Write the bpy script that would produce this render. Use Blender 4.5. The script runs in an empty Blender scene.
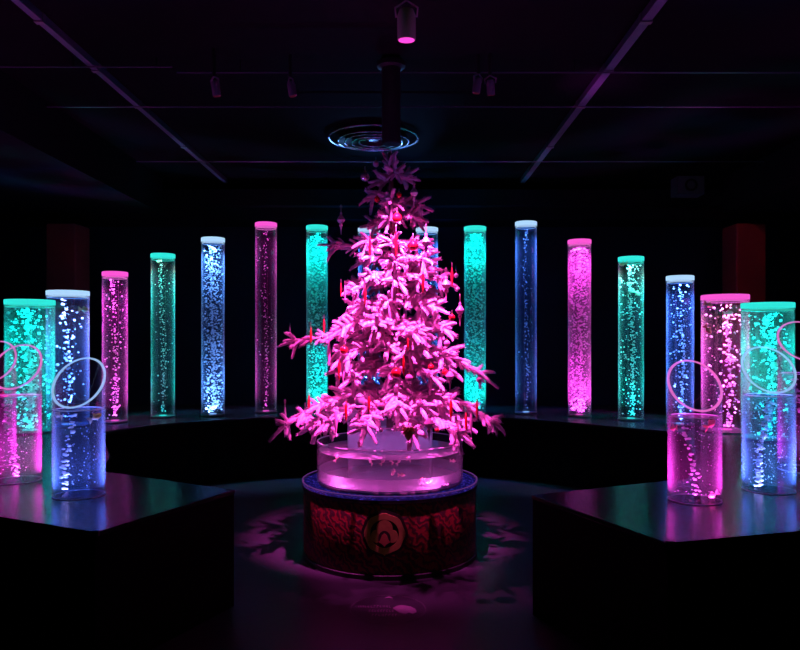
import bpy, math, random
from mathutils import Vector, Matrix
R = random.Random(11)
sc = bpy.context.scene
col = sc.collection
PI = math.pi
CH = 1.5          # camera height
F = 720.0; X0 = 404.0; Y0 = 338.0
def at(px, py, D):
    return Vector(((px-X0)*D/F, D, CH-(py-Y0)*D/F))

# ------------------------------------------------------------------ render look
sc.view_settings.view_transform = 'Standard'
sc.view_settings.look = 'None'
sc.view_settings.exposure = 0.0
sc.view_settings.gamma = 1.0
sc.view_settings.use_curve_mapping = False
try:
    sc.cycles.transparent_max_bounces = 48
    sc.cycles.max_bounces = 8
    sc.cycles.sample_clamp_indirect = 3.0
except Exception: pass
w = bpy.data.worlds.new('dark_room'); sc.world = w; w.use_nodes = True
w.node_tree.nodes['Background'].inputs[0].default_value = (0.02,0.02,0.05,1)
w.node_tree.nodes['Background'].inputs[1].default_value = 0.0

cam = bpy.data.cameras.new('camera'); co = bpy.data.objects.new('camera', cam); col.objects.link(co)
co.location = (0,0,CH); co.rotation_euler = (PI/2,0,0)
cam.sensor_width = 36; cam.lens = F/800*36
cam.shift_x = -(X0-400)/800; cam.shift_y = (Y0-325)/800
cam.clip_start = 0.05
sc.camera = co

# ------------------------------------------------------------------ materials
class NT:
    def __init__(s, name):
        s.m = bpy.data.materials.new(name); s.m.use_nodes = True
        s.t = s.m.node_tree; s.t.nodes.clear()
        s.out = s.n('ShaderNodeOutputMaterial')
    def n(s, typ, **kw):
        x = s.t.nodes.new(typ)
        for k, v in kw.items():
            if k.startswith('_'): setattr(x, k[1:], v)
            else: x.inputs[k.replace('__',' ')].default_value = v
        return x
    def l(s, a, b): s.t.links.new(a, b)
def C4(c): return (c[0],c[1],c[2],1)

def principled(name, c, rough=.5, metal=0., c2=None, scale=20, bump=0., spec=.5, detail=4, coat=0):
    k = NT(name)
    b = k.n('ShaderNodeBsdfPrincipled', Roughness=rough, Metallic=metal)
    b.inputs['Specular IOR Level'].default_value = spec
    b.inputs['Coat Weight'].default_value = coat
    tc = k.n('ShaderNodeTexCoord'); nz = k.n('ShaderNodeTexNoise', Scale=scale, Detail=detail)
    k.l(tc.outputs['Object'], nz.inputs['Vector'])
    mx = k.n('ShaderNodeMixRGB'); mx.inputs[1].default_value = C4(c)
    mx.inputs[2].default_value = C4(c2 if c2 else [x*.8 for x in c])
    k.l(nz.outputs['Fac'], mx.inputs[0]); k.l(mx.outputs[0], b.inputs['Base Color'])
    if bump:
        bp = k.n('ShaderNodeBump', Strength=bump, Distance=.01)
        k.l(nz.outputs['Fac'], bp.inputs['Height']); k.l(bp.outputs[0], b.inputs['Normal'])
    k.l(b.outputs[0], k.out.inputs[0])
    return k.m

def emis(name, c, s):
    k = NT(name); e = k.n('ShaderNodeEmission', Color=C4(c), Strength=s); k.l(e.outputs[0], k.out.inputs[0]); return k.m

def clear(name, tint, haze0, haze1, gloss=1.0, hazecol=(1,1,1), p=2.5, rough=.04):
    """thin clear acrylic / glass / water skin: see-through, mirror glints, a little milky haze that grows towards the edge"""
    k = NT(name)
    tr = k.n('ShaderNodeBsdfTransparent', Color=C4(tint))
    df = k.n('ShaderNodeBsdfDiffuse', Color=C4(hazecol)); tl = k.n('ShaderNodeBsdfTranslucent', Color=C4(hazecol))
    m0 = k.n('ShaderNodeMixShader', Fac=.6); k.l(df.outputs[0], m0.inputs[1]); k.l(tl.outputs[0], m0.inputs[2])
    lw = k.n('ShaderNodeLayerWeight', Blend=.5)
    pw = k.n('ShaderNodeMath', _operation='POWER'); pw.inputs[1].default_value = p; k.l(lw.outputs['Facing'], pw.inputs[0])
    mr = k.n('ShaderNodeMapRange'); mr.inputs['To Min'].default_value = haze0; mr.inputs['To Max'].default_value = haze1
    k.l(pw.outputs[0], mr.inputs['Value'])
    m1 = k.n('ShaderNodeMixShader'); k.l(mr.outputs[0], m1.inputs[0]); k.l(tr.outputs[0], m1.inputs[1]); k.l(m0.outputs[0], m1.inputs[2])
    gl = k.n('ShaderNodeBsdfGlossy', Roughness=rough)
    pf = k.n('ShaderNodeMath', _operation='POWER'); pf.inputs[1].default_value = 6; k.l(lw.outputs['Facing'], pf.inputs[0])
    fm = k.n('ShaderNodeMapRange'); fm.inputs['To Min'].default_value = .03*gloss; fm.inputs['To Max'].default_value = .8*gloss
    k.l(pf.outputs[0], fm.inputs['Value'])
    m2 = k.n('ShaderNodeMixShader'); k.l(fm.outputs[0], m2.inputs[0]); k.l(m1.outputs[0], m2.inputs[1]); k.l(gl.outputs[0], m2.inputs[2])
    k.l(m2.outputs[0], k.out.inputs[0])
    return k.m

M = {}
M['floor'] = principled('floor_vinyl', (.028,.026,.035), .42, c2=(.021,.020,.027), scale=3, bump=.05, spec=.35)
M['wall'] = principled('black_wall', (.008,.008,.010), .8, spec=.03, scale=2)
M['wall_back'] = principled('navy_wall', (.014,.017,.032), .8, spec=.03, scale=2)
M['ceil'] = principled('black_ceiling', (.0035,.003,.0045), .85, spec=.03, scale=2, bump=.1)
M['bulk'] = principled('charcoal_bulkhead', (.008,.008,.012), .8, spec=.03, scale=2)
M['rail'] = principled('grey_rail', (.06,.06,.10), .5, metal=0., scale=8)
M['rod'] = principled('steel_rod', (.16,.16,.20), .3, metal=.8, scale=8)
M['chrome'] = principled('polished_chrome', (.9,.9,.95), .22, metal=1, scale=8)
M['counter'] = principled('black_laminate', (.028,.028,.034), .20, c2=(.022,.022,.028), scale=6, spec=.75)
M['counterbody'] = principled('black_cloth_front', (.004,.004,.005), .95, scale=12, spec=.1)
M['black'] = principled('black_paint', (.006,.006,.007), .5, scale=10)
M['dkgrey'] = principled('dark_grey_plastic', (.10,.10,.11), .5, scale=10)
M['redcol'] = principled('dark_red_fabric', (.30,.012,.02), .8, c2=(.22,.008,.015), scale=6)
M['cream'] = principled('cream_metal', (.42,.36,.27), .5, scale=10)
M['flock'] = principled('flocked_needles', (.92,.84,.88), .75, c2=(.55,.24,.38), scale=45, bump=.8, detail=6, spec=.2)
M['bark'] = principled('brown_bark', (.13,.07,.06), .9, scale=40, bump=.8)
M['redgl'] = principled('red_glass_ornament', (.85,.015,.03), .16, scale=30, coat=.6)
M['silver'] = principled('silver_ornament', (.85,.82,.85), .22, metal=.75, scale=40)
M['pink'] = principled('pale_pink_ornament', (.85,.45,.65), .28, scale=30, coat=.4)
M['frost'] = principled('frosted_white_glass', (.8,.75,.8), .35, scale=60, bump=.2)
M['gold'] = principled('gold_glitter', (.55,.28,.10), .35, metal=.6, c2=(.30,.13,.05), scale=90, bump=.6)
M['wire'] = principled('ornament_wire', (.5,.42,.4), .4, metal=.7)
M['ribbon'] = principled('old_rose_ribbon', (.6,.33,.38), .5, c2=(.45,.25,.27), scale=30)
M['bubble'] = None
k = NT('air_bubble')
d = k.n('ShaderNodeBsdfDiffuse', Color=(1,1,1,1)); t = k.n('ShaderNodeBsdfTranslucent', Color=(1,1,1,1)); g = k.n('ShaderNodeBsdfGlossy', Roughness=.15)
a = k.n('ShaderNodeMixShader', Fac=.55); b = k.n('ShaderNodeMixShader', Fac=.25)
k.l(d.outputs[0], a.inputs[1]); k.l(t.outputs[0], a.inputs[2]); k.l(a.outputs[0], b.inputs[1]); k.l(g.outputs[0], b.inputs[2]); k.l(b.outputs[0], k.out.inputs[0])
M['bubble'] = k.m
M['acrylic'] = clear('clear_acrylic', (.985,.985,.985), .003, .5, 1.0, p=3)
M['water'] = clear('lit_water', (.93,.95,.97), .007, .06, .25, p=2)
M['water_dense'] = clear('bubbly_water', (.82,.86,.88), .08, .2, .25, p=1.5)
M['water_near'] = clear('clear_water', (.90,.93,.97), .006, .07, .35, p=3)
M['water_near_blue'] = clear('blue_tinted_water', (.66,.78,.97), .006, .07, .35, p=3, hazecol=(.55,.75,1))
M['water_blue'] = clear('blue_tinted_lit_water', (.62,.76,.97), .012, .07, .25, p=2, hazecol=(.5,.72,1))
M['surface'] = clear('water_surface', (.8,.8,.85), .42, .5, .8, p=1)
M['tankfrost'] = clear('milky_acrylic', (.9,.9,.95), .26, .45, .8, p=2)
M['tankwall'] = clear('tank_acrylic', (.96,.96,.97), .02, .35, 1.0, p=3)
M['tankfloor'] = principled('white_tank_floor', (.75,.7,.75), .4, scale=10)
M['rimglass'] = principled('polished_acrylic_edge', (.9,.9,.95), .2, scale=10)
M['fish_o'] = principled('goldfish_orange', (.95,.42,.10), .35, c2=(1,.85,.7), scale=18)
M['fish_w'] = principled('goldfish_white', (.95,.9,.85), .35, c2=(.95,.45,.3), scale=12)
M['fish_r'] = principled('goldfish_red', (.95,.12,.08), .35, c2=(.95,.6,.5), scale=14)
M['lens'] = emis('pink_lamp_lens', (1,.06,.62), 1.3)
M['lens_dim'] = emis('dim_pink_lens', (1,.08,.35), .035)
COL = {'teal':(.0,.56,.52), 'blue':(.10,.26,1.0), 'magenta':(.90,.04,.66)}
CAP = {'teal':emis('teal_led',(.03,.80,.72),1.0), 'blue':emis('blue_led',(.42,.68,1.0),1.0), 'magenta':emis('magenta_led',(1.0,.10,.70),.95)}
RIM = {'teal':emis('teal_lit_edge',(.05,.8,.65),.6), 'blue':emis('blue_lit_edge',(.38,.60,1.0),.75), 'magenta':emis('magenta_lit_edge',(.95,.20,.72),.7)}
# ring of tiny violet LEDs
k = NT('violet_led_ring')
tc = k.n('ShaderNodeTexCoord'); v = k.n('ShaderNodeTexVoronoi', Scale=48); k.l(tc.outputs['Object'], v.inputs['Vector'])
cr = k.n('ShaderNodeValToRGB'); cr.color_ramp.elements[0].position=.0; cr.color_ramp.elements[0].color=(.12,.07,1,1); cr.color_ramp.elements[1].position=.45; cr.color_ramp.elements[1].color=(.01,.006,.12,1)
k.l(v.outputs['Distance'], cr.inputs[0]); e = k.n('ShaderNodeEmission', Strength=.55); k.l(cr.outputs[0], e.inputs[0]); k.l(e.outputs[0], k.out.inputs[0])
M['led_ring'] = k.m
# red drum covering with flowing scroll pattern
k = NT('red_scroll_brocade')
tc = k.n('ShaderNodeTexCoord'); mp = k.n('ShaderNodeMapping'); mp.inputs['Rotation'].default_value=(.3,.75,.4)
k.l(tc.outputs['Object'], mp.inputs[0])
wv = k.n('ShaderNodeTexWave', Scale=7, Distortion=11.0, Detail=2.5); wv.inputs['Detail Scale'].default_value = 2.2
k.l(mp.outputs[0], wv.inputs['Vector'])
nz = k.n('ShaderNodeTexNoise', Scale=70, Detail=3); k.l(tc.outputs['Object'], nz.inputs['Vector'])
cr = k.n('ShaderNodeValToRGB'); cr.color_ramp.elements[0].color=(.22,.008,.012,1); cr.color_ramp.elements[1].color=(.04,.006,.006,1)
cr.color_ramp.elements[0].position=.25; cr.color_ramp.elements[1].position=.75
k.l(wv.outputs['Fac'], cr.inputs[0])
mx = k.n('ShaderNodeMixRGB', _blend_type='MULTIPLY', Fac=.5); k.l(cr.outputs[0], mx.inputs[1]); k.l(nz.outputs['Fac'], mx.inputs[2])
bs = k.n('ShaderNodeBsdfPrincipled', Roughness=.55); k.l(mx.outputs[0], bs.inputs['Base Color'])
bp = k.n('ShaderNodeBump', Strength=.12, Distance=.01); k.l(wv.outputs['Fac'], bp.inputs['Height']); k.l(bp.outputs[0], bs.inputs['Normal'])
k.l(bs.outputs[0], k.out.inputs[0]); M['brocade'] = k.m
M['crestgold'] = principled('old_gold', (.60,.40,.12), .45, metal=.35, c2=(.36,.17,.06), scale=40)
M['crestdark'] = principled('crest_ground', (.02,.012,.012), .5)
M['logo'] = principled('painted_projection', (.26,.16,.24), .6, scale=20)  # logo projected on the floor, its light painted as flat pale colour
M['logo_faint'] = principled('faint_painted_projection', (.09,.075,.09), .6, scale=20)

# ------------------------------------------------------------------ mesh building
class MB:
    def __init__(s): s.v=[]; s.f=[]
    def add(s, vs, fs):
        o=len(s.v); s.v += [tuple(p) for p in vs]; s.f += [tuple(i+o for i in f) for f in fs]
    def box(s, x0,x1,y0,y1,z0,z1):
        s.add([(x0,y0,z0),(x1,y0,z0),(x1,y1,z0),(x0,y1,z0),(x0,y0,z1),(x1,y0,z1),(x1,y1,z1),(x0,y1,z1)],
              [(0,3,2,1),(4,5,6,7),(0,1,5,4),(1,2,6,5),(2,3,7,6),(3,0,4,7)])
    def lathe(s, prof, n=32, c=(0,0,0), close=True):
        """prof: list of (r,z)"""
        vs=[];fs=[]
        for r,z in prof:
            for i in range(n):
                a=2*PI*i/n; vs.append((c[0]+r*math.cos(a), c[1]+r*math.sin(a), c[2]+z))
        m=len(prof)
        for j in range(m-1):
            for i in range(n):
                fs.append((j*n+i, j*n+(i+1)%n, (j+1)*n+(i+1)%n, (j+1)*n+i))
        if close:
            fs.append(tuple(reversed(range(n)))); fs.append(tuple(range((m-1)*n, m*n)))
        s.add(vs,fs)
    def ring(s, r0,r1,z0,z1,n=48,c=(0,0,0)):
        prof=[(r0,z0),(r1,z0),(r1,z1),(r0,z1)]
        vs=[];fs=[]
        for r,z in prof:
            for i in range(n):
                a=2*PI*i/n; vs.append((c[0]+r*math.cos(a), c[1]+r*math.sin(a), c[2]+z))
        for j in range(4):
            for i in range(n):
                fs.append((j*n+i, j*n+(i+1)%n, ((j+1)%4)*n+(i+1)%n, ((j+1)%4)*n+i))
        s.add(vs,fs)
    def tube(s, pts, rad, n=8, caps=True):
        pts=[Vector(p) for p in pts]
        if not hasattr(rad,'__len__'): rad=[rad]*len(pts)
        vs=[];fs=[]; up=Vector((0,0,1))
        prev=None
        for i,p in enumerate(pts):
            d=(pts[min(i+1,len(pts)-1)]-pts[max(i-1,0)])
            if d.length<1e-9: d=Vector((0,0,1))
            d.normalize()
            if prev is None:
                a=d.cross(up) if abs(d.dot(up))<.95 else d.cross(Vector((1,0,0)))
            else:
                a=prev-d*prev.dot(d)
                if a.length<1e-6: a=d.cross(Vector((1,0,0)))
            a.normalize(); prev=a; b=d.cross(a)
            for j in range(n):
                t=2*PI*j/n; vs.append(p+(a*math.cos(t)+b*math.sin(t))*rad[i])
        for i in range(len(pts)-1):
            for j in range(n):
                fs.append((i*n+j,i*n+(j+1)%n,(i+1)*n+(j+1)%n,(i+1)*n+j))
        if caps:
            fs.append(tuple(reversed(range(n)))); fs.append(tuple(range((len(pts)-1)*n,len(pts)*n)))
        s.add(vs,fs)
    def prism(s, poly, z0, z1):
        n=len(poly)
        vs=[(x,y,z0) for x,y in poly]+[(x,y,z1) for x,y in poly]
        fs=[tuple(reversed(range(n))),tuple(range(n,2*n))]+[(i,(i+1)%n,n+(i+1)%n,n+i) for i in range(n)]
        s.add(vs,fs)
    def ball(s, c, r, sz=(1,1,1), u=8, v=6):
        vs=[(c[0],c[1],c[2]-r*sz[2])];fs=[]
        for i in range(1,v):
            a=-PI/2+PI*i/v
            for j in range(u):
                t=2*PI*j/u; vs.append((c[0]+r*sz[0]*math.cos(a)*math.cos(t),c[1]+r*sz[1]*math.cos(a)*math.sin(t),c[2]+r*sz[2]*math.sin(a)))
        vs.append((c[0],c[1],c[2]+r*sz[2])); top=len(vs)-1
        for j in range(u): fs.append((0,1+(j+1)%u,1+j))
        for i in range(v-2):
            for j in range(u):
                fs.append((1+i*u+j,1+i*u+(j+1)%u,1+(i+1)*u+(j+1)%u,1+(i+1)*u+j))
        for j in range(u): fs.append((top,1+(v-2)*u+j,1+(v-2)*u+(j+1)%u))
        s.add(vs,fs)
    def build(s, name, mat, parent=None, smooth=True, loc=None):
        me=bpy.data.meshes.new(name); me.from_pydata(s.v,[],s.f); me.update()
        if smooth:
            me.polygons.foreach_set('use_smooth',[True]*len(me.polygons))
        me.materials.append(mat)
        o=bpy.data.objects.new(name,me); col.objects.link(o)
        if smooth:
            try: me.set_sharp_from_angle(angle=math.radians(38))
            except Exception: pass
        if parent: o.parent=parent
        if loc is not None: o.location=loc
        return o
def tag(o,label=None,cat=None,group=None,kind=None):
    if label: o['label']=label
    if cat: o['category']=cat
    if group: o['group']=group
    if kind: o['kind']=kind
    return o
def empty(name,loc,label,cat,group=None,rz=0):
    o=bpy.data.objects.new(name,None); col.objects.link(o); o.location=loc; o.rotation_euler=(0,0,rz)
    o.empty_display_size=.05
    return tag(o,label,cat,group)
def dup(root,loc,label,rot=None,scale=None,group=None):
    r=root.copy(); col.objects.link(r); r.location=loc; r['label']=label
    if rot: r.rotation_euler=rot
    if scale: r.scale=(scale,)*3
    if group: r['group']=group
    def rec(s,d):
        for ch in list(s.children):
            c=ch.copy(); col.objects.link(c); c.parent=d; rec(ch,c)
    rec(root,r)
    return r
def light(kind,name,loc,energy,color,parent=None,aim=None,**kw):
    L=bpy.data.lights.new(name,kind); L.energy=energy; L.color=color
    for a,b in kw.items(): setattr(L,a,b)
    o=bpy.data.objects.new(name,L); col.objects.link(o); o.location=loc
    if parent: o.parent=parent
    if aim is not None:
        d=Vector(aim)-Vector(loc); o.rotation_euler=d.to_track_quat('-Z','Y').to_euler()
    return o

# ------------------------------------------------------------------ the room
ZC=3.46; ZT=.65
def struct(name,m,mat,smooth=False): return tag(m.build(name,mat,None,smooth),kind='structure')
m=MB(); m.box(-5,5,-2.5,10,-.1,0); struct('floor',m,M['floor'])
m=MB(); m.box(-5,5,-2.5,10,ZC,ZC+.1); struct('ceiling',m,M['ceil'])
m=MB(); m.box(-5.1,5.1,9.6,9.75,0,ZC); struct('wall_back',m,M['wall_back'])
m=MB(); m.box(-5.1,-5,-2.5,9.6,0,ZC); struct('wall_left',m,M['wall'])
m=MB(); m.box(5,5.1,-2.5,9.6,0,ZC); struct('wall_right',m,M['wall'])
m=MB(); m.box(-5,5,-2.6,-2.5,0,ZC); struct('wall_front',m,M['wall'])
# bulkhead over the back tubes: two stepped bands
m=MB(); m.box(-5,5,8.95,9.6,2.98,ZC); m.box(-5,5,8.8,8.95,3.12,3.32); struct('trim_1',m,M['bulk'])
# dropped side soffit on the left
m=MB(); m.box(-5,-2.95,-2.5,8.8,3.02,ZC); struct('trim_2',m,M['bulk'])
m=MB(); m.box(3.9,5,-2.5,8.8,3.02,ZC); struct('trim_3',m,M['bulk'])
# lengthwise lighting tracks
def track(name,x,wd,label):
    t=empty(name,(x,4,ZC),label,'ceiling track')
    a=MB(); a.box(-wd/2,wd/2,-5.5,4.9,-.05,0); a.build('track_rail',M['rail'],t,False)
    for y in (-.9,0.35,1.15,1.95,3.2):
        b=MB(); b.box(-wd*.62,wd*.62,y-.02,y+.02,-.058,-.001); b.build('joint_clip',M['dkgrey'],t,False)
track('ceiling_track',-2.2,.045,'long thin ceiling track running away on the left side of the black ceiling')
track('ceiling_track',1.46,.06,'long ceiling track catching magenta light on the right side of the ceiling')
# cross rods hung under the ceiling
for (y,z,x0,x1,lab) in ((5.03,3.395,-3.0,-1.62,'short ceiling rod crossing the left track nearest the camera'),
        (5.07,3.37,-1.6,4.0,'long thin ceiling rod nearest the camera, behind the cream spotlight'),
        (5.95,3.41,-3.0,4.0,'thin ceiling rod crossing in front of the round diffuser, second from the camera'),
        (7.8,3.41,-2.9,3.9,'thin faint ceiling rod farthest from the camera, behind the tree top')):
    a=MB(); a.tube([(x0,0,0),((x0+x1)/2,0,0),(x1,0,0)],.006,8)
    o=a.build('ceiling_rod',M['rod'],None,True,(0,y,z)); tag(o,lab,'rod','ceiling rods')
    for f in (.08,.5,.92):
        xx=x0+(x1-x0)*f; hg=MB(); hg.tube([(xx,0,0),(xx,0,ZC-z)],.005,6); hg.build('hanger',M['black'],o)
# round ceiling air diffuser
dz=ZC; df=empty('air_diffuser',((373.5-X0)*6.95/F,6.95,dz),'round glossy ceiling diffuser of concentric rings above the tree','ceiling diffuser')
m=MB(); m.tube([(.43*math.cos(2*PI*j/72),.43*math.sin(2*PI*j/72),-.03) for j in range(73)],.013,8,False); m.build('outer_ring',M['chrome'],df)
for i,(r,h) in enumerate(((.34,.06),(.28,.07),(.21,.075),(.14,.07))):
    m=MB(); m.lathe([(r-.045,-.012),(r,-h),(r+.006,-h),(r-.03,-.0)],64,close=False); m.build('cone_ring',M['black'],df)
    m=MB(); m.tube([((r)*math.cos(2*PI*j/72),(r)*math.sin(2*PI*j/72),-h-.004) for j in range(73)],.008,8,False); m.build('polished_edge',M['chrome'],df)
m=MB(); m.lathe([(.0,-.06),(.05,-.055),(.06,-.02)],24,close=False); m.build('centre_plug',M['rod'],df)
for i in range(3):
    pass

# pole from ceiling to tree top
pp=empty('hanging_pole',(-.09,5.05,2.86),'thick black pole dropping from the ceiling to the tree top','pole')
m=MB(); m.lathe([(.062,0),(.066,.01),(.066,ZC-2.86)],24); m.build('shaft',M['black'],pp)
m=MB(); m.lathe([(.066,.53),(.10,.54),(.10,.57),(.066,.58)],24,close=False); m.build('collar',M['black'],pp)

# ------------------------------------------------------------------ counters
def edge_top(name,poly,label,corner=None):
    cx=sum(p[0] for p in poly)/len(poly); cy=sum(p[1] for p in poly)/len(poly)
    t=empty(name,(cx,cy,0),label,'counter')
    loc=[(x-cx,y-cy) for x,y in poly]
    m=MB(); m.prism([(x*.995,y*.995) for x,y in loc],0.0,ZT-.022); m.build('cabinet_body',M['counterbody'],t,False)
    m=MB(); m.prism(loc,ZT-.022,ZT); o=m.build('worktop',M['counter'],t,False)
    b=o.modifiers.new('b','BEVEL'); b.width=.004; b.segments=2; b.limit_method='ANGLE'
    if corner:
        m=MB(); m.box(corner[0]-cx-.02,corner[0]-cx+.02,corner[1]-cy-.012,corner[1]-cy+.006,ZT-.02,ZT+.003)
        m.build('corner_clip',M['dkgrey'],t,False)
    return t
edge_top('display_counter',[(-.945,4.03),(-1.93,4.60),(-2.12,5.2),(-4.2,5.2),(-4.2,3.95),(-1.92,3.42),(-1.35,3.15)],'black angular display counter on the left holding short slanted tubes',(-1.36,3.165))
edge_top('display_counter',[(.69,3.90),(1.09,2.985),(1.744,3.17),(4.2,3.85),(4.2,5.2),(2.10,5.2),(1.72,4.36)],'black angular display counter on the right holding short slanted tubes',(1.11,3.0))
inner=[(-2.12,5.2),(-2.75,6.5),(-2.42,7.1),(-1.98,7.46),(-1.5,7.72),(-.95,7.86),(0,7.9),(.77,7.84),(1.3,7.6),(1.75,7.2),(2.12,6.85),(2.5,6.5),(2.10,5.2)]
edge_top('display_counter',inner+[(4.2,5.2),(4.2,9.2),(-4.2,9.2),(-4.2,5.2)],'long curved black shelf counter carrying the ring of tall bubble tubes')

# ------------------------------------------------------------------ bubble columns
def bubbles(n, r, z0, z1, smin, smax, path=None, flat=1.0, spread=1.0):
    m=MB()
    for i in range(n):
        z=z0+(z1-z0)*R.random()
        if path and R.random()<path:
            # rising string of bubbles, slightly meandering
            a=math.sin(z*3.1)*.25; rr=r*.28*R.random()
            th=R.random()*2*PI
            x=r*a*.6+rr*math.cos(th); y=-r*.2+rr*math.sin(th)
        else:
            rr=r*math.sqrt(R.random())*spread; th=R.random()*2*PI
            x=rr*math.cos(th); y=rr*math.sin(th)
        q=smin+(smax-smin)*R.random()**2.2
        u,v=(6,4) if q<.008 else (8,5)
        m.ball((x,y,z),q,(1.1,1.1,.75+.2*R.random()) if flat==1 else (1.3,1.2,flat),u,v)
    return m
def big_tube(px,D,wpx,ytop,colr,dens,size,path,label,eb,et,dense=False,reflect=1.0,tone=None):
    x=(px-X0)*D/F; r=wpx*D/F/2; H=CH+(Y0-ytop)*D/F-ZT
    t=empty('bubble_tube',(x,D,ZT),label,'bubble tube','tall bubble tubes standing in a ring')
    n=36
    m=MB(); m.ring(r-.006,r,.012,H-.042,n); m.build('tube_wall',M['acrylic'],t)
    m=MB(); m.lathe([(r-.010,.022),(r-.010,H-.07)],n); m.build('water',M['water_dense'] if dense else M['water_blue'] if colr=='blue' else M['water'],t)
    m=MB(); m.lathe([(r-.004,H-.045),(r+.001,H-.043),(r+.001,H-.004),(r-.004,H)],n); m.build('lit_cap',CAP[colr],t)
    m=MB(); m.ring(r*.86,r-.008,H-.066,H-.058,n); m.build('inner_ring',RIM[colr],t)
    m=MB(); m.lathe([(r+.004,0),(r+.004,.010),(r-.002,.014)],n); m.build('base_plate',M['black'],t)
    m=MB(); m.lathe([(r*.30,.016),(r*.30,.024)],20); m.build('base_lamp',CAP[colr],t)
    b=bubbles(dens,r-.022,.05,H-.085,size[0],size[1],path).build('bubbles',M['bubble'],t); b['kind']='stuff'
    c=COL[colr] if tone is None else tone
    A=r*1.4
    light('AREA','base_light',(0,0,.028),eb*2.6,c,t,shape='DISK',size=A,spread=math.radians(40)).rotation_euler=(PI,0,0)
    light('AREA','cap_light',(0,0,H-.074),et*2.8,c,t,shape='DISK',size=A,spread=math.radians(55))
    if px in (68,163,631,725): light('AREA','fish_fill',(0,0,H-.075),et*(.30 if px==68 else .13 if px in (163,631) else .35),(1,.50,.22),t,shape='DISK',size=A,spread=math.radians(100))  # added warm fill under the cap so the fish show up
    return t
S1=(.003,.008); S2=(.004,.011); S3=(.004,.012)
big_tube(30,6.5,46,300,'teal',900,(.004,.015),.5,'wide teal bubble tube leftmost in the ring, behind the short magenta tubes',9,9,True)
big_tube(68,6.95,40,291,'blue',170,(.005,.017),.6,'wide dark blue bubble tube second from left in the ring with an orange fish',5,9)
big_tube(115,7.25,24.5,272,'magenta',260,S2,.65,'slim magenta bubble tube third from left, right of the wide blue tube',4,4)
big_tube(163,7.72,23.5,254,'teal',330,S1,.85,'dark teal bubble tube fourth from left with a green fish near its cap',2.5,5)
big_tube(213,7.88,23,238,'blue',1300,S2,.25,'brightly bubbling pale blue tube fifth from left',9,8,tone=(.18,.42,1))
big_tube(266,8.2,21.5,223,'magenta',210,S1,.85,'nearly black magenta tube with few bubbles, tallest left of the tree',2.2,1.6)
big_tube(317,8.3,21.5,226,'teal',1000,S3,.15,'full teal bubble tube just left of the tree, behind branch tips',9,9,True)
big_tube(369,8.4,22,228,'blue',500,S2,.4,'blue tube half hidden behind the left of the tree',8,8)
big_tube(427,8.4,22,228,'blue',400,S2,.4,'pale blue tube half hidden behind the right of the tree',8,9)
big_tube(475,8.12,22,227,'teal',1150,S3,.1,'full teal bubble tube just right of the tree, crossed by curled twig',10,9,True)
big_tube(526,8.1,21.5,222,'blue',200,S1,.85,'dark navy tube with sparse bubble string and white cap, tallest right of the tree',2,3.5)
big_tube(579.5,7.8,23,240,'magenta',1300,S2,.2,'brightly bubbling magenta tube right of the tree',10,8,True)
big_tube(631,7.45,25,257,'teal',520,S2,.6,'dark teal tube with a yellow fish, fourth from the right end of the ring',5,7)
big_tube(680,7.0,26.5,276,'blue',300,(.004,.012),.5,'slim blue bubble tube behind the short magenta slanted tube',6,7)
big_tube(725,6.55,45,295,'magenta',380,(.004,.015),.5,'wide magenta bubble tube with pink fish, second from right end',7,9,False)
big_tube(767.5,6.05,49,303,'teal',600,(.004,.014),.5,'wide teal bubble tube rightmost in the ring, behind the short blue tube',9,10,True)

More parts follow.
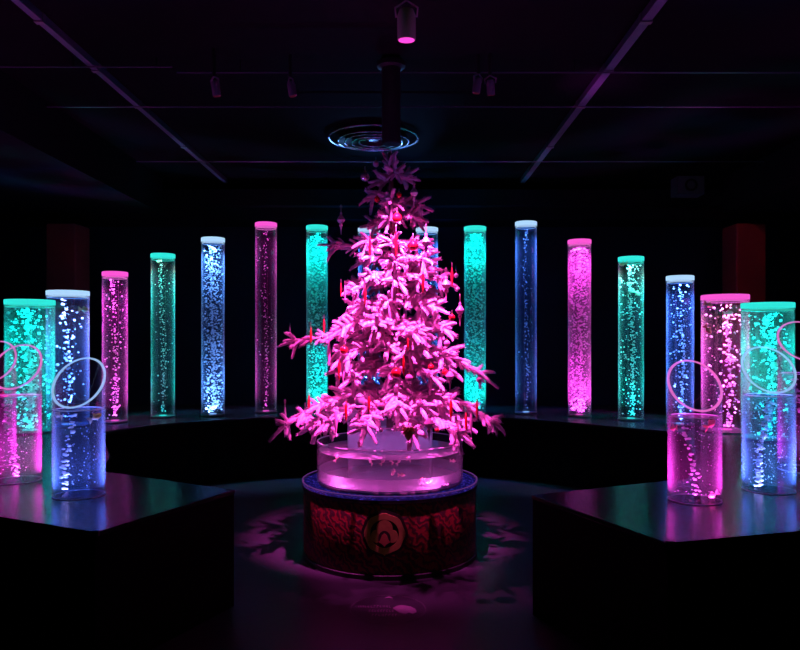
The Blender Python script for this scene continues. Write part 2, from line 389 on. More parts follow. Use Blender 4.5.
# short slanted tubes
def slant_tube(x,D,wpx_r,hhi,hlo,hw,az,colr,nb,bs,label,e):
    r=wpx_r; t=empty('slanted_tube',(x,D,ZT),label,'tube','short slanted tubes on the counters')
    n=56; th=.008
    def top(a,rr): # cut plane: high towards az
        mid=(hhi+hlo)/2; return mid+(hhi-hlo)/2*math.cos(a-az)*rr/r
    vs=[];fs=[]
    for rr in (r,r-th):
        for z in (0,1):
            for i in range(n):
                a=2*PI*i/n; vs.append((rr*math.cos(a),rr*math.sin(a), .006 if z==0 else top(a,rr)))
    for i in range(n):
        j=(i+1)%n
        fs.append((i,j,n+j,n+i)); fs.append((2*n+j,2*n+i,3*n+i,3*n+j)); fs.append((i,2*n+i,2*n+j,j))
    m=MB(); m.add(vs,fs); m.build('tube_wall',M['acrylic'],t)
    pts=[]
    for i in range(n):
        a=2*PI*i/n; pts.append(Vector(((r-th/2)*math.cos(a),(r-th/2)*math.sin(a),top(a,r-th/2)+.001)))
    q=.0062
    vs=[];fs=[]
    for i,p in enumerate(pts):
        d=Vector((p.x,p.y,0)).normalized(); u=Vector((0,0,1))
        for (aa,bb) in ((-1,-.7),(1,-.7),(1,.7),(-1,.7)): vs.append(p+d*q*aa+u*q*bb)
    for i in range(n):
        j=(i+1)%n
        for c in range(4): fs.append((i*4+c,j*4+c,j*4+(c+1)%4,i*4+(c+1)%4))
    m=MB(); m.add(vs,fs); m.build('emissive_rim',RIM[colr],t)  # edge-lit glow put in as emission; the acrylic rim is no lamp
    m=MB(); m.lathe([(r-th-.002,.016),(r-th-.002,hw)],n); m.build('water',M['water_near_blue'] if colr=='blue' else M['water_near'],t)
    m=MB(); m.ring(r-th-.010,r-th-.001,hw-.001,hw+.003,n); m.build('waterline',M['rimglass'],t)
    m=MB(); m.lathe([(r-th,.0),(r-th,.006)],n); m.build('base_plate',M['acrylic'],t)
    m=MB(); m.ring(r-.005,r+.001,.0005,.004,n); m.build('polished_foot',M['rimglass'],t)
    m=MB()
    rb=r-.035
    for i in range(nb):
        z=.03+(hw-.05)*(i+.6*R.random())/nb
        cx=-.25*r+.25*r*math.sin(z*7+x*5); cy=-.15*r
        for kx in range(R.randint(2,5)):
            m.ball((cx+R.uniform(-.016,.016),cy+R.uniform(-.014,.014),z+R.uniform(-.007,.007)),R.uniform(*bs),(1.3,1.2,.7),8,5)
    for i in range(nb*5):
        a=R.random()*2*PI; rr=rb*math.sqrt(R.random())
        m.ball((rr*math.cos(a),rr*math.sin(a),.03+(hw-.05)*R.random()),R.uniform(.0014,.003),(1,1,1),6,4)
    b=m.build('bubbles',M['bubble'],t); b['kind']='stuff'
    c=(.08,.19,1.0) if colr=='blue' else COL[colr]
    light('AREA','base_light',(0,0,.02),e*2.4,c,t,shape='DISK',size=r*1.5,spread=math.radians(120)).rotation_euler=(PI,0,0)
    if colr=='blue': light('AREA','fish_fill',(0,0,.021),e*.22,(1,.42,.16),t,shape='DISK',size=r*1.4,spread=math.radians(90)).rotation_euler=(PI,0,0)  # added warm fill from below, brightening orange fish and bubbles
    return t
# x, D from the foot of each tube
def sx(px,D): return (px-X0)*D/F
slant_tube(sx(79,3.9),3.9,.133,.74,.48,.465,math.radians(95),'blue',16,(.004,.010),'short slanted clear tube with blue water and goldfish, front corner of left counter',4.5)
slant_tube(sx(17,4.3),4.3,.134,.81,.55,.505,math.radians(100),'magenta',26,(.004,.009),'short slanted tube of bubbly magenta water at the left edge, rim facing right',6)
slant_tube(sx(-6,4.85),4.85,.134,.83,.56,.50,math.radians(104),'magenta',20,(.004,.009),'short slanted pink-rimmed tube at far left edge behind the front magenta one',5)
slant_tube(sx(694.5,3.78),3.78,.134,.73,.475,.44,math.radians(84),'magenta',15,(.004,.009),'short slanted tube with magenta water and pink goldfish, corner of right counter',3.8)
slant_tube(sx(768.5,4.03),4.03,.137,.80,.55,.53,math.radians(80),'blue',34,(.004,.010),'short slanted tube of bubbly pale blue water on the right counter',6.5)
slant_tube(sx(805,4.65),4.65,.16,.96,.70,.62,math.radians(78),'magenta',22,(.004,.010),'short slanted magenta tube at right edge, behind the pale blue one',5)

# ------------------------------------------------------------------ drum and tank
TX,TY=(390-X0)*5.05/F,5.05
dr=empty('round_pedestal',(TX,TY,0),'red drum pedestal with gold crest under the round tank','pedestal')
m=MB(); m.lathe([(.592,.03),(.600,.05),(.600,.46),(.592,.475)],96); m.build('drum',M['brocade'],dr)
m=MB(); m.lathe([(.606,0),(.606,.028),(.600,.032)],96); m.build('plinth_band',M['black'],dr)
m=MB(); m.ring(.54,.609,.474,.494,96); m.build('top_band',M['black'],dr)
m=MB(); m.ring(.50,.604,.495,.503,96); m.build('led_ring',M['led_ring'],dr)
m=MB(); m.ring(.600,.610,.494,.520,96); m.build('clear_lip',M['tankwall'],dr)
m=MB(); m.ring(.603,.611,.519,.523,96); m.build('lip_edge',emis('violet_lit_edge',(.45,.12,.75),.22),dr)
m=MB(); m.lathe([(.50,.47),(.50,.515)],64); m.build('deck',M['dkgrey'],dr)
# seams
m=MB()
a0=-PI/2+.08; m.box(.601*math.cos(a0)-.003,.601*math.cos(a0)+.003,.604*math.sin(a0),.595*math.sin(a0),.04,.47)
m.build('panel_seam',M['crestdark'],dr,False)
# crest (curved to the drum front)
def on_drum(u,v,off):  # u along surface, v height; angle from front
    a=-PI/2+u/.6; rr=.6+off
    return (rr*math.cos(a),rr*math.sin(a),v)
CU,CV=-.022,.292
def disc_patch(m,poly,off0,off1):
    n=len(poly); c=(sum(p[0] for p in poly)/n,sum(p[1] for p in poly)/n)
    vs=[on_drum(CU+p[0],CV+p[1],off0) for p in poly]+[on_drum(CU+p[0],CV+p[1],off1) for p in poly]+[on_drum(CU+c[0],CV+c[1],off1)]
    fs=[]
    for i in range(n):
        j=(i+1)%n; fs.append((i,j,n+j,n+i)); fs.append((n+i,n+j,2*n))
    m.add(vs,fs)
def ringpatch(m,p0,p1,off0,off1):
    n=len(p0); vs=[on_drum(CU+p[0],CV+p[1],off0) for p in p1]+[on_drum(CU+p[0],CV+p[1],off1) for p in p1]+[on_drum(CU+p[0],CV+p[1],off1) for p in p0]+[on_drum(CU+p[0],CV+p[1],off0) for p in p0]
    fs=[]
    for k_ in range(3):
        for i in range(n):
            j=(i+1)%n; fs.append((k_*n+i,k_*n+j,(k_+1)*n+j,(k_+1)*n+i))
    m.add(vs,fs)
def circ(r,n=48,cx=0,cy=0,ax=1,ay=1,lob=0,nl=8): return [(cx+ax*r*(1+lob*math.cos(nl*2*PI*i/n))*math.sin(2*PI*i/n),cy-ay*r*(1+lob*math.cos(nl*2*PI*i/n))*math.cos(2*PI*i/n)) for i in range(n)]
cr_=MB(); disc_patch(cr_,circ(.143,lob=.02),.002,.006); crest=cr_.build('crest',M['crestdark'],dr); crest['label']='round gold crest with rounded petals and a goldfish on a dark ground'
m=MB(); ringpatch(m,circ(.088),circ(.124,lob=.025),.006,.012); m.build('crest_ring',M['crestgold'],crest)
m=MB(); disc_patch(m,circ(.050,32,0,.034),.006,.012); disc_patch(m,circ(.033,24,-.050,-.016,1,1.2),.006,.011); disc_patch(m,circ(.033,24,.050,-.016,1,1.2),.006,.011)
m.build('crest_petal',M['crestgold'],crest)
m=MB(); disc_patch(m,circ(.040,24,0,-.030,.95,1.25),.012,.014); m.build('crest_inset',M['crestdark'],crest)
m=MB(); disc_patch(m,[(0,-.078),(.010,-.066),(.017,-.060),(.034,-.050),(.026,-.038),(.020,-.022),(.014,-.006),(0,.004),(-.014,-.006),(-.020,-.022),(-.026,-.038),(-.034,-.050),(-.017,-.060),(-.010,-.066)],.014,.018)
m.build('crest_goldfish',principled('crest_copper',(.55,.2,.10),.4,metal=.3),crest)
m=MB(); disc_patch(m,[(0,-.136),(.018,-.112),(-.018,-.112)],.006,.011); m.build('crest_point',M['crestgold'],crest)

tk=empty('round_tank',(TX,TY,.515),'low round clear tank of water with fish on the red drum','fish tank')
Z=lambda z:z-.515
m=MB(); m.ring(.499,.509,0,.27,96); m.build('tank_wall',M['tankwall'],tk)
m=MB(); m.lathe([(.497,0),(.497,.012)],96); m.build('tank_floor',M['tankfloor'],tk)
m=MB(); m.ring(.499,.510,.268,.273,96); m.build('tank_rim',M['rimglass'],tk)
m=MB(); m.ring(.4955,.4975,.012,.085,96); m.build('reflection_band',M['tankfrost'],tk)  # internal reflection in the water, put in as a milky strip
m=MB(); m.lathe([(.4965,.211),(.4965,.2145)],96); m.build('water_surface',M['surface'],tk)
fn=empty('inner_fountain',(TX+.0,TY,.527),'smaller milky acrylic cylinder rising inside the round tank under the tree','cylinder')
m=MB(); m.ring(.288,.298,.20,.375,72); m.build('cylinder_wall',M['tankfrost'],fn)
m=MB(); m.ring(.288,.298,0,.20,72); m.build('clear_foot',M['acrylic'],fn)
m=MB(); m.ring(.286,.300,.372,.379,72); m.build('cylinder_rim',M['rimglass'],fn)
m=MB(); m.lathe([(.285,.31),(.285,.322)],64); m.build('water_lid',M['surface'],fn)
m=MB()
for i in range(90):
    a=R.random()*2*PI; rr=.20+.075*R.random(); m.ball((rr*math.cos(a),rr*math.sin(a),.325+R.random()*.008),R.uniform(.006,.014),(1.2,1.2,.6),8,5)
o=m.build('foam',M['bubble'],fn); o['kind']='stuff'
light('AREA','pump_light',(0,0,.215),1.0,(.55,.2,1.0),fn,shape='DISK',size=.5).rotation_euler=(PI,0,0)

for (x_,y_) in ((-.30,-.33),(.26,-.36)):
    light('POINT','tank_fill',(x_,y_,.06),1.3,(1.0,.12,.75),tk,shadow_soft_size=0)  # added invisible point fills, brightening tank floor, water surface and fish
# ------------------------------------------------------------------ fish
def make_fish(mat,name='goldfish'):
    t=bpy.data.objects.new(name,None); col.objects.link(t); t.empty_display_size=.02
    # body along +x, length 1 (scaled later)
    prof=[(-.30,.03,.05),(-.22,.055,.09),(-.10,.10,.17),(.04,.13,.21),(.18,.125,.19),(.30,.095,.14),(.38,.055,.085),(.42,.02,.03)]
    n=12; vs=[];fs=[]
    for x,ry,rz in prof:
        for i in range(n):
            a=2*PI*i/n; vs.append((x,ry*math.cos(a),rz*math.sin(a)))
    for j in range(len(prof)-1):
        for i in range(n): fs.append((j*n+i,j*n+(i+1)%n,(j+1)*n+(i+1)%n,(j+1)*n+i))
    fs.append(tuple(reversed(range(n)))); fs.append(tuple(range((len(prof)-1)*n,len(prof)*n)))
    m=MB(); m.add(vs,fs); m.build('body',mat,t)
    def fin(nm,pts,off,yy=0):
        q=len(pts); m=MB()
        m.add([(p[0],p[1]-.006,p[2]) for p in pts]+[(p[0],p[1]+.006,p[2]) for p in pts],[tuple(range(q)),tuple(reversed(range(q,2*q)))]+[(i,q+i,q+(i+1)%q,(i+1)%q) for i in range(q)])
        return m.build(nm,mat,t,False)
    fin('tail_fin',[(-.27,0,.04),(-.42,.05,.20),(-.62,.10,.27),(-.56,.04,.08),(-.50,0,0),(-.56,.04,-.10),(-.62,.10,-.27),(-.42,.05,-.18),(-.27,0,-.04)],0)
    fin('dorsal_fin',[(.12,0,.18),(.0,0,.33),(-.10,0,.31),(-.16,0,.12)],0)
    fin('pelvic_fin',[(.10,.02,-.17),(-.02,.06,-.30),(-.08,.04,-.14)],0)
    for s in (1,-1):
        m=MB(); m.ball((.31,s*.075,.04),.022,(1,.6,1),6,4); m.build('eye',M['black'],t)
    return t
protos={}
def fish(kind,loc,L,yaw,pitch,label):
    if kind not in protos:
        t=make_fish(M[kind]); t['category']='fish'; t['group']='goldfish in the tubes and tank'; protos[kind]=t
        t.location=loc; t.rotation_euler=(0,pitch,yaw); t.scale=(L,)*3; t['label']=label; return t
    return dup(protos[kind],loc,label,(0,pitch,yaw),L)
def F3(kind,px,py,D,L,yaw,pitch,label): fish(kind,at(px,py,D),L,yaw,pitch,label)
F3('fish_o',96,417,3.84,.075,.3,-.5,'orange goldfish at the water surface, right side of the front left slanted tube')
F3('fish_o',58,415,3.88,.062,2.9,-.4,'pale orange goldfish at the left wall of the front left slanted tube')
F3('fish_w',65,497,3.86,.07,1.2,-.9,'white goldfish nosing the bottom of the front left slanted tube')
F3('fish_o',84,309.5,6.85,.10,.1,.05,'thin orange fish high in the wide dark blue tube')
F3('fish_o',159,261,7.68,.08,2.6,.2,'small fish just below the cap of the dark teal tube left of the tree')
F3('fish_o',637,293,7.4,.10,.2,.5,'yellow-lit fish at the right wall of the teal tube right of the tree')
F3('fish_o',623,264,7.4,.09,2.4,.1,'small fish under the cap of the teal tube right of the tree')
F3('fish_r',709,305,6.3,.09,.2,.4,'red fish near the top left of the wide magenta tube')
F3('fish_r',708,330,6.3,.09,-.5,.9,'red fish lowest of those in the wide magenta tube')
F3('fish_w',729,313,6.32,.09,.1,-.1,'pale fish right of centre near the top of the wide magenta tube')
F3('fish_r',673.5,428,3.76,.06,1.9,.2,'pink goldfish at the left wall of the front right slanted tube')
F3('fish_r',711,424,3.72,.085,.5,-.5,'large pink goldfish below the waterline of the front right slanted tube')
F3('fish_r',699,505,3.74,.085,.1,.1,'pink goldfish lying at the bottom of the front right slanted tube')
F3('fish_w',713,495,3.74,.058,2.6,.6,'small pink-white goldfish above the bottom right of the front right slanted tube')
F3('fish_r',3,395,4.75,.07,.4,.2,'red fish in the far left slanted tube at the picture edge')
F3('fish_o',765,350,6.02,.07,.4,0,'tiny orange fish in the wide teal tube seen through the short blue rim')
for (px,py,D,L,yw,pt,lab) in ((337,457.5,4.66,.055,.8,-1.0,'pink fish diving just under the water at the left of the round tank'),
    (370.5,461,4.62,.06,2.2,-.7,'pink fish under the water surface left of the tank centre'),
    (383,461,4.60,.055,.6,-.9,'pink fish leftmost of the cluster at the tank centre'),
    (391,460,4.66,.055,2.4,-.8,'pink fish second from left in the cluster at the tank centre'),
    (399,461,4.60,.055,.9,-.8,'pink fish third from left in the cluster at the tank centre'),
    (407,459,4.64,.05,2.9,-.3,'pink fish rightmost of the cluster at the tank centre'),
    (453.5,461,4.86,.045,.3,.1,'lone pink fish near the right wall of the round tank'),
    (393,473,4.75,.06,2.3,.8,'pink fish pointing up, low in the middle of the tank'),
    (402,475,4.70,.05,.2,0,'pink fish low in the tank, right of the upturned one'),
    (422,479.5,4.72,.042,3.0,0,'small red fish resting low in the right half of the tank')):
    F3('fish_r' if 'red' in lab else 'fish_w',px,py,D,L,yw,pt,lab)
m=MB()
for i in range(60):
    a=R.random()*2*PI; rr=.075*math.sqrt(R.random()); m.ball((rr*math.cos(a)*1.6,rr*math.sin(a),.002+.035*(1-rr/.08)*R.random()+.006),R.uniform(.007,.014),(1,1,.8),8,5)
o=m.build('coral_gravel',M['frost'],None,True,(at(433,480,4.75).x,4.75,.529)); tag(o,'heap of pale pink coral gravel on the right of the tank floor','gravel','',None)
if 'group' in o: del o['group']

# ------------------------------------------------------------------ the tree
tree=empty('christmas_tree',(-.07,5.05,.90),'tall pink-lit flocked christmas tree standing above the round tank','christmas tree')
TB=Vector((-.07,5.05,.90))
m=MB(); m.tube([(0,0,-.05),(0,0,.3),(.01,0,1.0),(-.03,0,1.9)],[.055,.05,.035,.012],12); m.build('trunk',M['bark'],tree)
def twig(m,p,d,L,r,needles=34):
    d=d.normalized(); ns=7
    a=d.cross(Vector((0,0,1)));
    if a.length<.1: a=d.cross(Vector((1,0,0)))
    a.normalize(); b=d.cross(a)
    bend=(a*R.uniform(-.18,.18)+b*R.uniform(-.18,.18)-Vector((0,0,.12)))*L
    pts=[];rad=[]
    shape=(.7,.92,1.0,1.0,.96,.86,.42)
    for i in range(ns):
        t=i/(ns-1); pts.append(p+d*L*t+bend*t*t); rad.append(r*shape[i]*R.uniform(.86,1.12))
    o=len(m.v); m.tube(pts,rad,7)
    for i in range(needles):
        t=R.random()*.98; q=p+d*L*t+bend*t*t; an=R.random()*2*PI
        rr=r*.92
        n_=(a*math.cos(an)+b*math.sin(an)); s=n_.cross(d)
        base=q+n_*rr*.75; tip=q+n_*(rr+r*R.uniform(.25,.6))+d*R.uniform(.008,.02)
        wd=s*r*.16
        m.add([base-wd,base+wd,tip,base+d*r*.3],[(0,1,2),(1,3,2),(3,0,2)])
def branch(az,z,L,rise,droop,rs=1.0,curl=0):
    m=MB(); dirh=Vector((math.cos(az),math.sin(az),0)); side=Vector((-math.sin(az),math.cos(az),0))
    def P(t): return Vector((0,0,z))+dirh*(.02+L*t)+Vector((0,0,rise*L*t-droop*L*t*t))+side*(curl*L*t*t)
    pts=[P(i/8) for i in range(9)]
    m.tube(pts,[.011-.0007*i for i in range(9)],6)
    n=max(4,int(L*19))
    for i in range(n):
        t=.22+.74*i/n+R.uniform(-.03,.03)
        tan=(P(t+.05)-P(t)).normalized()
        for s in (1,-1):
            ang=R.uniform(.55,1.0)
            d=tan*math.cos(ang)+side*s*math.sin(ang)+Vector((0,0,R.uniform(-.35,.35)))
            twig(m,P(t),d,R.uniform(.09,.155)*(.75+.35*min(1,L*1.6))*(1.1-.3*t),R.uniform(.013,.0175)*rs,44)
        if R.random()<.55:
            twig(m,P(t),tan*.6+Vector((0,0,R.choice((1,1,-.8))))*.8+side*R.uniform(-.3,.3),R.uniform(.06,.10),R.uniform(.011,.0145)*rs,36)
    tan=(P(1)-P(.93)).normalized()
    twig(m,P(.95),tan,R.uniform(.10,.15),.0145*rs,50)
    k_=R.randint(4,6)
    up=side.cross(tan)
    for i in range(k_):
        a=2*PI*i/k_+R.random()*.6
        d=tan*.55+(side*math.cos(a)+up*math.sin(a))*.85
        twig(m,P(.93),d,R.uniform(.08,.135),R.uniform(.0135,.0175)*rs,44)
    return m.build('branch',M['flock'],tree)
tiers=[ # z above tree base, length, count, rise, droop
 (.10,.60,11,.25,.42),(.24,.50,9,.15,.30),(.42,.40,8,.12,.30),(.55,.46,10,.15,.32),(.70,.42,9,.22,.35),(.86,.34,9,.25,.35),
 (1.00,.36,9,.25,.35),(1.14,.27,7,.3,.3),(1.26,.26,7,.35,.3),(1.42,.20,5,.4,.3),(1.55,.19,4,.4,.35),(1.70,.13,3,.55,.3)]
for (z,L,n,ri,drp) in tiers:
    o0=R.random()*2*PI
    for i in range(n):
        az=o0+2*PI*i/n+R.uniform(-.15,.15)
        branch(az,z+R.uniform(-.04,.04),L*R.uniform(.82,1.08)-.05,ri,drp,1.0 if z<1.2 else .8)
# notable long branches seen in the silhouette
branch(PI*1.04,.62,.70,.05,.12,.75)      # long bare one to the left at mid height
branch(PI*1.10,.22,.78,.12,.42,.95)      # lower left
branch(-PI*.06,.22,.70,.10,.40,.95)      # lower right
branch(-PI*.03,.52,.62,.10,.42,.8,.1)   # curled mid right
branch(PI*1.02,1.20,.42,.22,.10,.7)     # upper left twig
branch(-PI*.5+.05,.30,.52,.10,.42,1.1)  # towards the viewer
branch(-PI*.5-.25,.72,.44,.20,.3,1.1)
branch(-PI*.5+.30,.66,.44,.20,.3,1.1)
# spiky tip
m=MB()
for i in range(7):
    a=i*2.4; twig(m,Vector((-.03,0,1.78+.012*i)),Vector((math.cos(a)*.7,math.sin(a)*.7,.8)),.10,.012,20)
twig(m,Vector((-.03,0,1.84)),Vector((0,0,1)),.09,.012,20)
m.build('tree_tip',M['flock'],tree)

# ------------------------------------------------------------------ ornaments
def mk(name,parts,cat,group,loops=True):
    t=bpy.data.objects.new(name,None); col.objects.link(t); t.empty_display_size=.02
    for nm,mb,mt,sm in parts: mb.build(nm,M[mt],t,sm)
    t['category']=cat; t['group']=group; return t
def loop_mb(h=.05,r=.0016):
    m=MB(); m.tube([(0,0,-.004),(.004,0,h*.3),(.006,0,h*.8),(0,0,h),(-.006,0,h*.8),(-.004,0,h*.3),(0,0,-.004)],r,5); return m
def icicle(mt):
    m=MB(); m.lathe([(.002,0),(.006,-.012),(.010,-.045),(.012,-.075),(.009,-.115),(.004,-.15),(.001,-.165)],10)
    return mk('icicle_ornament',[('drop',m,mt,True),('hanging_loop',loop_mb(),'wire',True)],'ornament','icicle drops hanging on the tree')
def bauble(mt):
    m=MB(); m.ball((0,0,-.034),.032,(1,1,1),20,14); c=MB(); c.lathe([(.009,-.004),(.009,.006),(.006,.008)],12)
    return mk('bauble',[('ball',m,mt,True),('cap',c,'gold',True),('hanging_loop',loop_mb(.04),'wire',True)],'bauble','baubles hanging on the tree')
def finial(mt):
    m=MB(); m.lathe([(.003,0),(.008,-.01),(.006,-.02),(.018,-.035),(.028,-.052),(.018,-.070),(.007,-.078),(.013,-.088),(.007,-.10),(.004,-.125),(.001,-.15)],16)
    b=MB(); b.ring(.024,.0295,-.054,-.050,16)
    return mk('finial_ornament',[('body',m,mt,True),('band',b,'silver',True),('hanging_loop',loop_mb(),'wire',True)],'ornament','finial ornaments hanging on the tree')
def lantern():
    g=MB(); g.lathe([(.027,-.008),(.030,-.045),(.026,-.058)],20); r=MB(); r.lathe([(.004,.012),(.020,.0),(.028,-.006),(.028,-.010)],20)
    b=MB(); b.lathe([(.026,-.058),(.034,-.070),(.030,-.084),(.010,-.094),(.016,-.104),(.008,-.115),(.003,-.145)],20)
    return mk('lantern_ornament',[('glass_bulb',g,'frost',True),('roof',r,'silver',True),('spike_base',b,'pink',True),('hanging_loop',loop_mb(.04),'wire',True)],'ornament','lantern ornaments under the lowest branches')
def cone():
    m=MB(); m.lathe([(.006,0),(.030,-.014),(.036,-.03),(.028,-.058),(.012,-.085),(.002,-.10)],18)
    for j in range(7):
        zz=-.012-.011*j; rr=(.028,.035,.036,.033,.028,.021,.015)[j]
        for i in range(10):
            a=2*PI*(i+.5*(j%2))/10; m.ball((rr*math.cos(a),rr*math.sin(a),zz),.007,(1,1,.6),6,4)
    c=MB(); c.lathe([(.012,0),(.022,-.006),(.030,-.016)],18)
    return mk('pinecone_ornament',[('cone',m,'gold',True),('snowy_top',c,'frost',True),('hanging_loop',loop_mb(),'wire',True)],'ornament',None)
def ribbon():
    m=MB()
    for s in (0,1):
        pts=[(.012*math.sin(i*1.1+s),.004*s+.01*math.cos(i*.9+s),-.028*i) for i in range(9)]
        vs=[];fs=[]
        for i,p in enumerate(pts):
            w_=.010*(1.15-i/9); a=i*.5+s
            for q in ((-1,-.0012),(1,-.0012),(1,.0012),(-1,.0012)): vs.append((p[0]+q[0]*w_*math.cos(a),p[1]+q[0]*w_*math.sin(a)+q[1],p[2]))
        for i in range(8):
            for c in range(4): fs.append((i*4+c,i*4+(c+1)%4,(i+1)*4+(c+1)%4,(i+1)*4+c))
        fs.append((0,3,2,1)); n_=len(vs); fs.append((n_-4,n_-3,n_-2,n_-1))
        m.add(vs,fs)
    return mk('ribbon_streamer',[('streamer',m,'ribbon',True),('hanging_loop',loop_mb(.03),'wire',True)],'ribbon','ribbon streamers drooping from the low branches')
made={}
def orn(kind,px,py,D,s,label):
    if D<4.78: D-=.05
    """px,py is the top of the ornament"""
    p=at(px,py,D)
    if kind not in made:
        t={'ri':lambda:icicle('redgl'),'pi':lambda:icicle('pink'),'si':lambda:icicle('silver'),'rb':lambda:bauble('redgl'),'pb':lambda:bauble('pink'),'sb':lambda:bauble('silver'),
           'sf':lambda:finial('frost'),'pf':lambda:finial('pink'),'la':lantern,'co':cone,'rn':ribbon}[kind]()
        if not t.get('group'): t.pop('group',None)
        made[kind]=t; t.location=p; t.scale=(s,)*3; t['label']=label; t.rotation_euler=(0,0,R.random()*6)
    else: dup(made[kind],p,label,(0,0,R.random()*6),s)
fr=4.52
for a in (
 ('si',290,326,4.98,.48,'small silver drop at the tip of the long left branch'),
 ('ri',311,327,4.9,.72,'red icicle left of the tree against the teal tube'),
 ('ri',324,319,4.85,.62,'second red icicle from the left, beside the teal tube edge'),
 ('sb',322,335,4.9,.45,'tiny pale ball under the second red icicle on the left'),
 ('pi',329,341,4.85,.95,'long pink icicle hanging right of the left teal tube'),
 ('ri',339,360,4.7,.8,'red icicle at lower left of the tree above the bottom branches'),
 ('pi',343,362,4.65,.9,'pink icicle beside the lower left red icicle'),
 ('rb',344,346,4.62,.8,'red ball on the left side of the tree at mid height'),
 ('ri',341,283,4.72,.55,'red icicle at the left edge of the upper tree'),
 ('pi',345,285,4.7,.6,'pink icicle at the left edge of the upper tree'),
 ('ri',365,288,4.58,.7,'red icicle in front of the bright upper left branches'),
 ('sf',341,212,5.0,1.05,'clear glass finial hanging at upper left away from the tree'),
 ('sb',365,172,5.0,1.0,'large grey ball near the very top of the tree'),
 ('pb',376,161,5.0,.65,'dull pink ball just under the tree tip'),
 ('rb',399,192,4.85,.6,'small bright red ball high on the tree centre'),
 ('rb',377,196,4.9,.65,'dark red ball high on the tree, left of the bright one'),
 ('sf',414,185,4.88,1.0,'glittering clear finial at the upper right of the tree'),
 ('sf',388,192,4.85,.8,'small clear finial at the centre of the dark tree top'),
 ('rb',397,213,4.74,.95,'large red ball where the pink light begins'),
 ('ri',396,232,4.70,.95,'long red icicle below the large red ball at top centre'),
 ('pf',426,233,4.68,1.15,'pink finial hanging at the upper right before the pale tube'),
 ('sb',378,248,4.66,.95,'shiny pale ball on the upper left of the bright zone'),
 ('rb',413,240,4.68,1.05,'big crimson ball right of centre in the upper bright zone'),
 ('ri',370,236,4.70,.8,'red icicle left of the shiny pale ball'),
 ('ri',423,271,4.58,.85,'red icicle at the centre right of the bright zone'),
 ('ri',452,268,4.78,.75,'red icicle on the right edge above the clear finial'),
 ('pf',446,276,4.70,1.1,'pink finial on the right edge of the tree at mid height'),
 ('sb',456,273,4.85,.5,'tiny pale ball at the right edge, upper one'),
 ('sb',457,287,4.85,.5,'tiny pale ball at the right edge, lower one'),
 ('pf',460,302,4.72,1.05,'pink finial at the right side before the teal tube'),
 ('rb',452,314,4.62,.65,'small glossy red ball right of centre at mid height'),
 ('pb',447,340,4.60,.65,'pink ball right side below the glossy red ball'),
 ('pb',479,377,4.7,.55,'tiny pink ball hanging before the right teal tube'),
 ('rb',431,364,4.58,.6,'red ball in the dark gap on the right of the lower tree'),
 ('rb',445,369,4.62,.6,'dull rose ball in the dark gap, right of the red one'),
 ('rb',396,368,4.46,.95,'red ball glowing under the central star branch'),
 ('pb',409,374,4.44,.75,'shiny pink ball right of the red one under the central star branch'),
 ('ri',403.5,356,4.44,.75,'red icicle at the centre between the two balls'),
 ('ri',408,338,4.5,.55,'short red icicle at the centre of the tree'),
 ('pf',450,368,4.6,1.0,'slim pink finial in the gap of the lower right tree'),
 ('la',360,395,4.56,1.05,'glass lantern ornament under the left low branches, above the tank'),
 ('pb',381,402,4.42,.85,'pearly pink ball left of centre on the lowest branches'),
 ('pf',429,414,4.46,1.15,'pink spinning-top finial over the right of the tank'),
 ('co',408.5,425,4.40,1.0,'gold pinecone ornament hanging at the centre over the water'),
 ('rb',437,428,4.5,.45,'tiny red ball over the right part of the tank'),
 ('pb',381,428,4.42,.40,'tiny pink ball over the left of the inner cylinder'),
 ('ri',309,395,4.85,.85,'red icicle on the lower left branch before the teal tube'),
 ('ri',346,402,4.6,.8,'red icicle under the lower left branches beside the lantern'),
 ('ri',369,396,4.5,.75,'red icicle right of the glass lantern'),
 ('si',285,406,4.95,.95,'pale drop at the far tip of the lower left branch'),
 ('si',305,409,4.85,.9,'pale drop second from the tip on the lower left branch'),
 ('rn',321,408,4.75,.85,'rose ribbon drooping to the left rim of the tank'),
 ('pi',336,410,4.68,.95,'pink icicle between ribbon and lantern on the lower left'),
 ('ri',451,398,4.6,.95,'red icicle under the lower right branches nearest the centre'),
 ('ri',466,412,4.68,.9,'red icicle at lower right, middle one'),
 ('ri',477,399,4.72,.85,'red icicle on lower right before the teal tube foot'),
 ('pi',471,413,4.7,.9,'pink icicle right of the middle red one at lower right'),
 ('rn',457,417,4.62,.75,'rose ribbon drooping to the right rim of the tank'),
 ): orn(*a)

# ------------------------------------------------------------------ spotlights on the ceiling
def spot_fixture(loc,aim,label,r,h,mat,lens,flange=False):
    t=bpy.data.objects.new('spotlight',None); col.objects.link(t); t.location=loc; t.empty_display_size=.03
    tag(t,label,'spotlight','ceiling spotlights')
    d=(Vector(aim)-Vector(loc)).normalized(); q=d.to_track_quat('-Z','Y').to_matrix().to_4x4()
    def tr(mb): 
        mb.v=[tuple(q@Vector(v)) for v in mb.v]; return mb
    m=MB(); m.lathe([(r*.72,h),(r,h*.8),(r,.012),(r*.97,.0)],28); tr(m).build('housing',mat,t)
    m=MB(); m.lathe([(r*.86,-.004),(r*.86,.002)],28); tr(m).build('lens',lens,t)
    m=MB(); m.tube([q@Vector((-r-.006,0,h*.75)),q@Vector((-r-.012,0,h*1.05)),q@Vector((0,0,h*1.3)),q@Vector((r+.012,0,h*1.05)),q@Vector((r+.006,0,h*.75))],.006,6); m.build('yoke',M['pink'] if flange else M['dkgrey'],t)
    m=MB(); top=q@Vector((0,0,h*1.28)); m.tube([top,(top.x,top.y,ZC-loc[2])],.012,8); m.build('stem',M['black'],t)
    return t
MG=(1.0,.072,.62)
kp=at(406.5,40,4.15)
aim0=(-.08,4.85,1.35)
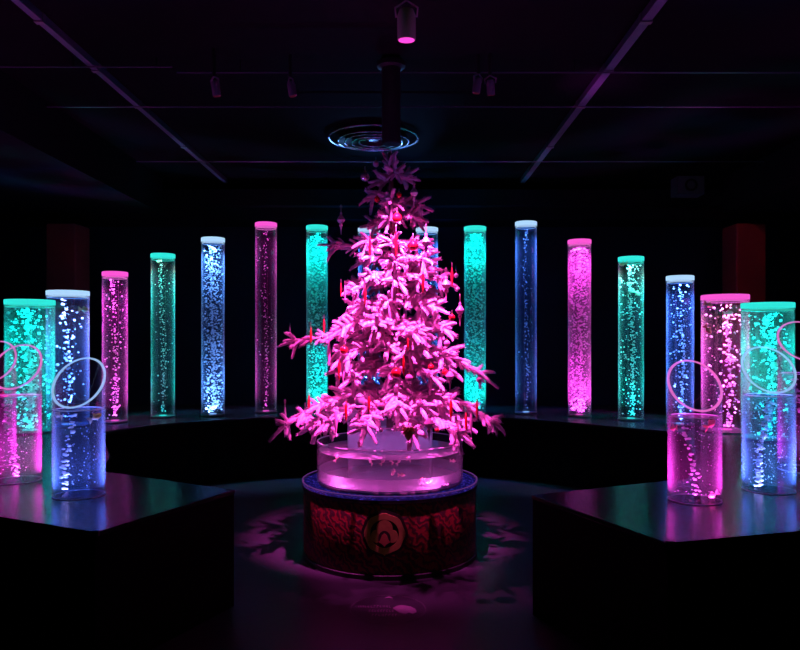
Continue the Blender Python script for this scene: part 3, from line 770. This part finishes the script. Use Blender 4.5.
spot_fixture(kp,(.02,4.35,1.0),'cream cylinder spotlight with glowing pink lens above the tree',.053,.17,M['cream'],M['lens'],True)
light('SPOT','key_spot',(kp.x,kp.y+.01,kp.z-.03),2300,MG,None,(-.09,4.95,1.25),spot_size=math.radians(37),spot_blend=.55,shadow_soft_size=.03)
small=[(217,96,4.9,'dim reddish spotlight on the ceiling left of the tree, outer one',(-.9,5.4,0)),
       (293,96,5.0,'small dim spotlight on the ceiling left of the tree, inner one',(-.3,5.3,0)),
       (476,93,5.0,'small dim spotlight on the ceiling right of the tree, left of a pair',(.1,5.5,0)),
       (491,95,5.0,'small tilted dim spotlight on the ceiling right of the tree, right of a pair',(.9,5.9,0))]
fx=[]
for (px,py,D,lab,aim) in small:
    p=at(px,py,D); fx.append(p)
    spot_fixture(p,aim,lab,.028,.10,M['dkgrey'],M['lens_dim'])
light('SPOT','side_spot',fx[0]+Vector((.03,-.02,-.05)),360,MG,None,(-.35,4.75,1.1),spot_size=math.radians(29),spot_blend=.6,shadow_soft_size=.03)
light('SPOT','side_spot',fx[3]+Vector((-.02,-.04,-.05)),260,MG,None,(.15,4.80,1.1),spot_size=math.radians(29),spot_blend=.6,shadow_soft_size=.03)
# added magenta spot without a fixture, tinting the right hand ceiling track
light('SPOT','track_fill',(1.3,5.35,2.95),11,(.9,.05,.8),None,(1.46,5.5,3.45),spot_size=math.radians(75),spot_blend=1.0,shadow_soft_size=.03)

# wall speakers
for (px,lab) in ((143,'small dark wall speaker high at the back on the left'),(687,'small dark wall speaker high at the back on the right')):
    p=at(px,188,8.7); t=empty('wall_speaker',(p.x,8.66,p.z-.1),lab,'speaker','wall speakers')
    m=MB(); m.box(-.16,.16,-.08,.14,0,.22); b=m.build('cabinet',M['dkgrey'],t,False)
    m=MB(); m.ring(.05,.075,-.01,.01,24); o=m.build('cone_surround',M['black'],t,True,(0,-.085,.11)); o.rotation_euler=(PI/2,0,0)
# dark red pillars at the sides
for (px,lab) in ((60.5,'dark red square pillar behind the left tubes'),(751.5,'dark red square pillar behind the right tubes')):
    D=8.45; x=(px-X0)*D/F
    m=MB(); m.box(-.175,.175,-.2,.2,0,2.2); o=m.build('red_pillar',M['redcol'],None,False,(x,D+.2,ZT)); tag(o,lab,'pillar','red pillars')
    b=o.modifiers.new('b','BEVEL'); b.width=.02; b.segments=2
# ambience: weak blue and red house lights at the back, bounce colour of the room
light('AREA','house_light',(0,1.0,3.4),1.2,(.35,.35,1.0),None,(0,6,.8),shape='RECTANGLE',size=3,size_y=1)
light('SPOT','red_wash',(-3.6,6.2,3.3),5,(1,.1,.1),None,at(64,260,8.45),spot_size=math.radians(30),spot_blend=.5)
light('SPOT','red_wash',(3.6,6.2,3.3),7,(1,.1,.1),None,at(747,260,8.45),spot_size=math.radians(30),spot_blend=.5)

# ------------------------------------------------------------------ projected floor emblem, painted flat
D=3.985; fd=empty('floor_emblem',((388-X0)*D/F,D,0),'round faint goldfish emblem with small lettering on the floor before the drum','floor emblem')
m=MB(); m.ring(.205,.211,.0005,.002,64); m.build('outline_ring',M['logo_faint'],fd)
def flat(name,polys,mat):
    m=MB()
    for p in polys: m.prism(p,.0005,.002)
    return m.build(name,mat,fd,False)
flat('goldfish_mark',[[(.025,.01),(.05,.045),(.075,.055),(.10,.045),(.125,.035),(.150,.0),(.158,-.05),(.135,-.075),(.115,-.055),(.095,-.075),(.065,-.06),(.045,-.025)]],M['logo'])
flat('small_mark',[[(-.025,.165),(-.01,.185),(.003,.19),(.018,.18),(.028,.165)]],M['logo'])
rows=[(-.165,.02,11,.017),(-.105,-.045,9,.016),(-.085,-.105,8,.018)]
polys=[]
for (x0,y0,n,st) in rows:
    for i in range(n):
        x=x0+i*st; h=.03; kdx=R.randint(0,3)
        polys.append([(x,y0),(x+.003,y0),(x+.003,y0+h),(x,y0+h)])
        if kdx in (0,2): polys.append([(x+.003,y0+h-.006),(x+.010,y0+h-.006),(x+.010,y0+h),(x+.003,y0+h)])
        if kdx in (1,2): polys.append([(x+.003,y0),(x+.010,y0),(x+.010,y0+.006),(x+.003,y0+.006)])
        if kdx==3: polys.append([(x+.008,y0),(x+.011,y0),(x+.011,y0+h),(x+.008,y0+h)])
flat('small_lettering',polys,M['logo'])

# added spots over the two tubes behind the tree, brightening the diffuser
for (px,e_) in ((369,16),(427,16)):
    p=at(px,226,8.4); light('SPOT','diffuser_fill',(p.x,8.4,p.z+.03),e_,(.12,.35,1.0),None,(df.location.x,6.95,ZC),spot_size=math.radians(50),spot_blend=.6)
# added unseen warm spots lifting the drum crest and the cream spotlight body
light('SPOT','warm_fill',(.6,1.2,3.2),14,(1.0,.72,.42),None,(-.1,4.4,.35),spot_size=math.radians(17),spot_blend=.8)
light('SPOT','warm_fill',(.3,1.2,2.6),2.2,(1.0,.80,.60),None,kp,spot_size=math.radians(12),spot_blend=.8)

# added unseen narrow warm spots, brightening fish in the two front slanted tubes
for (fx_,fy_,fz_,px,py,D) in ((-1.0,2.0,3.3,79,415,3.85),(1.0,2.0,3.3,694,428,3.74)):
    light('SPOT','fish_fill_spot',(fx_,fy_,fz_),34,(1.0,.62,.38),None,at(px,py,D),spot_size=math.radians(9),spot_blend=.7,shadow_soft_size=.02)
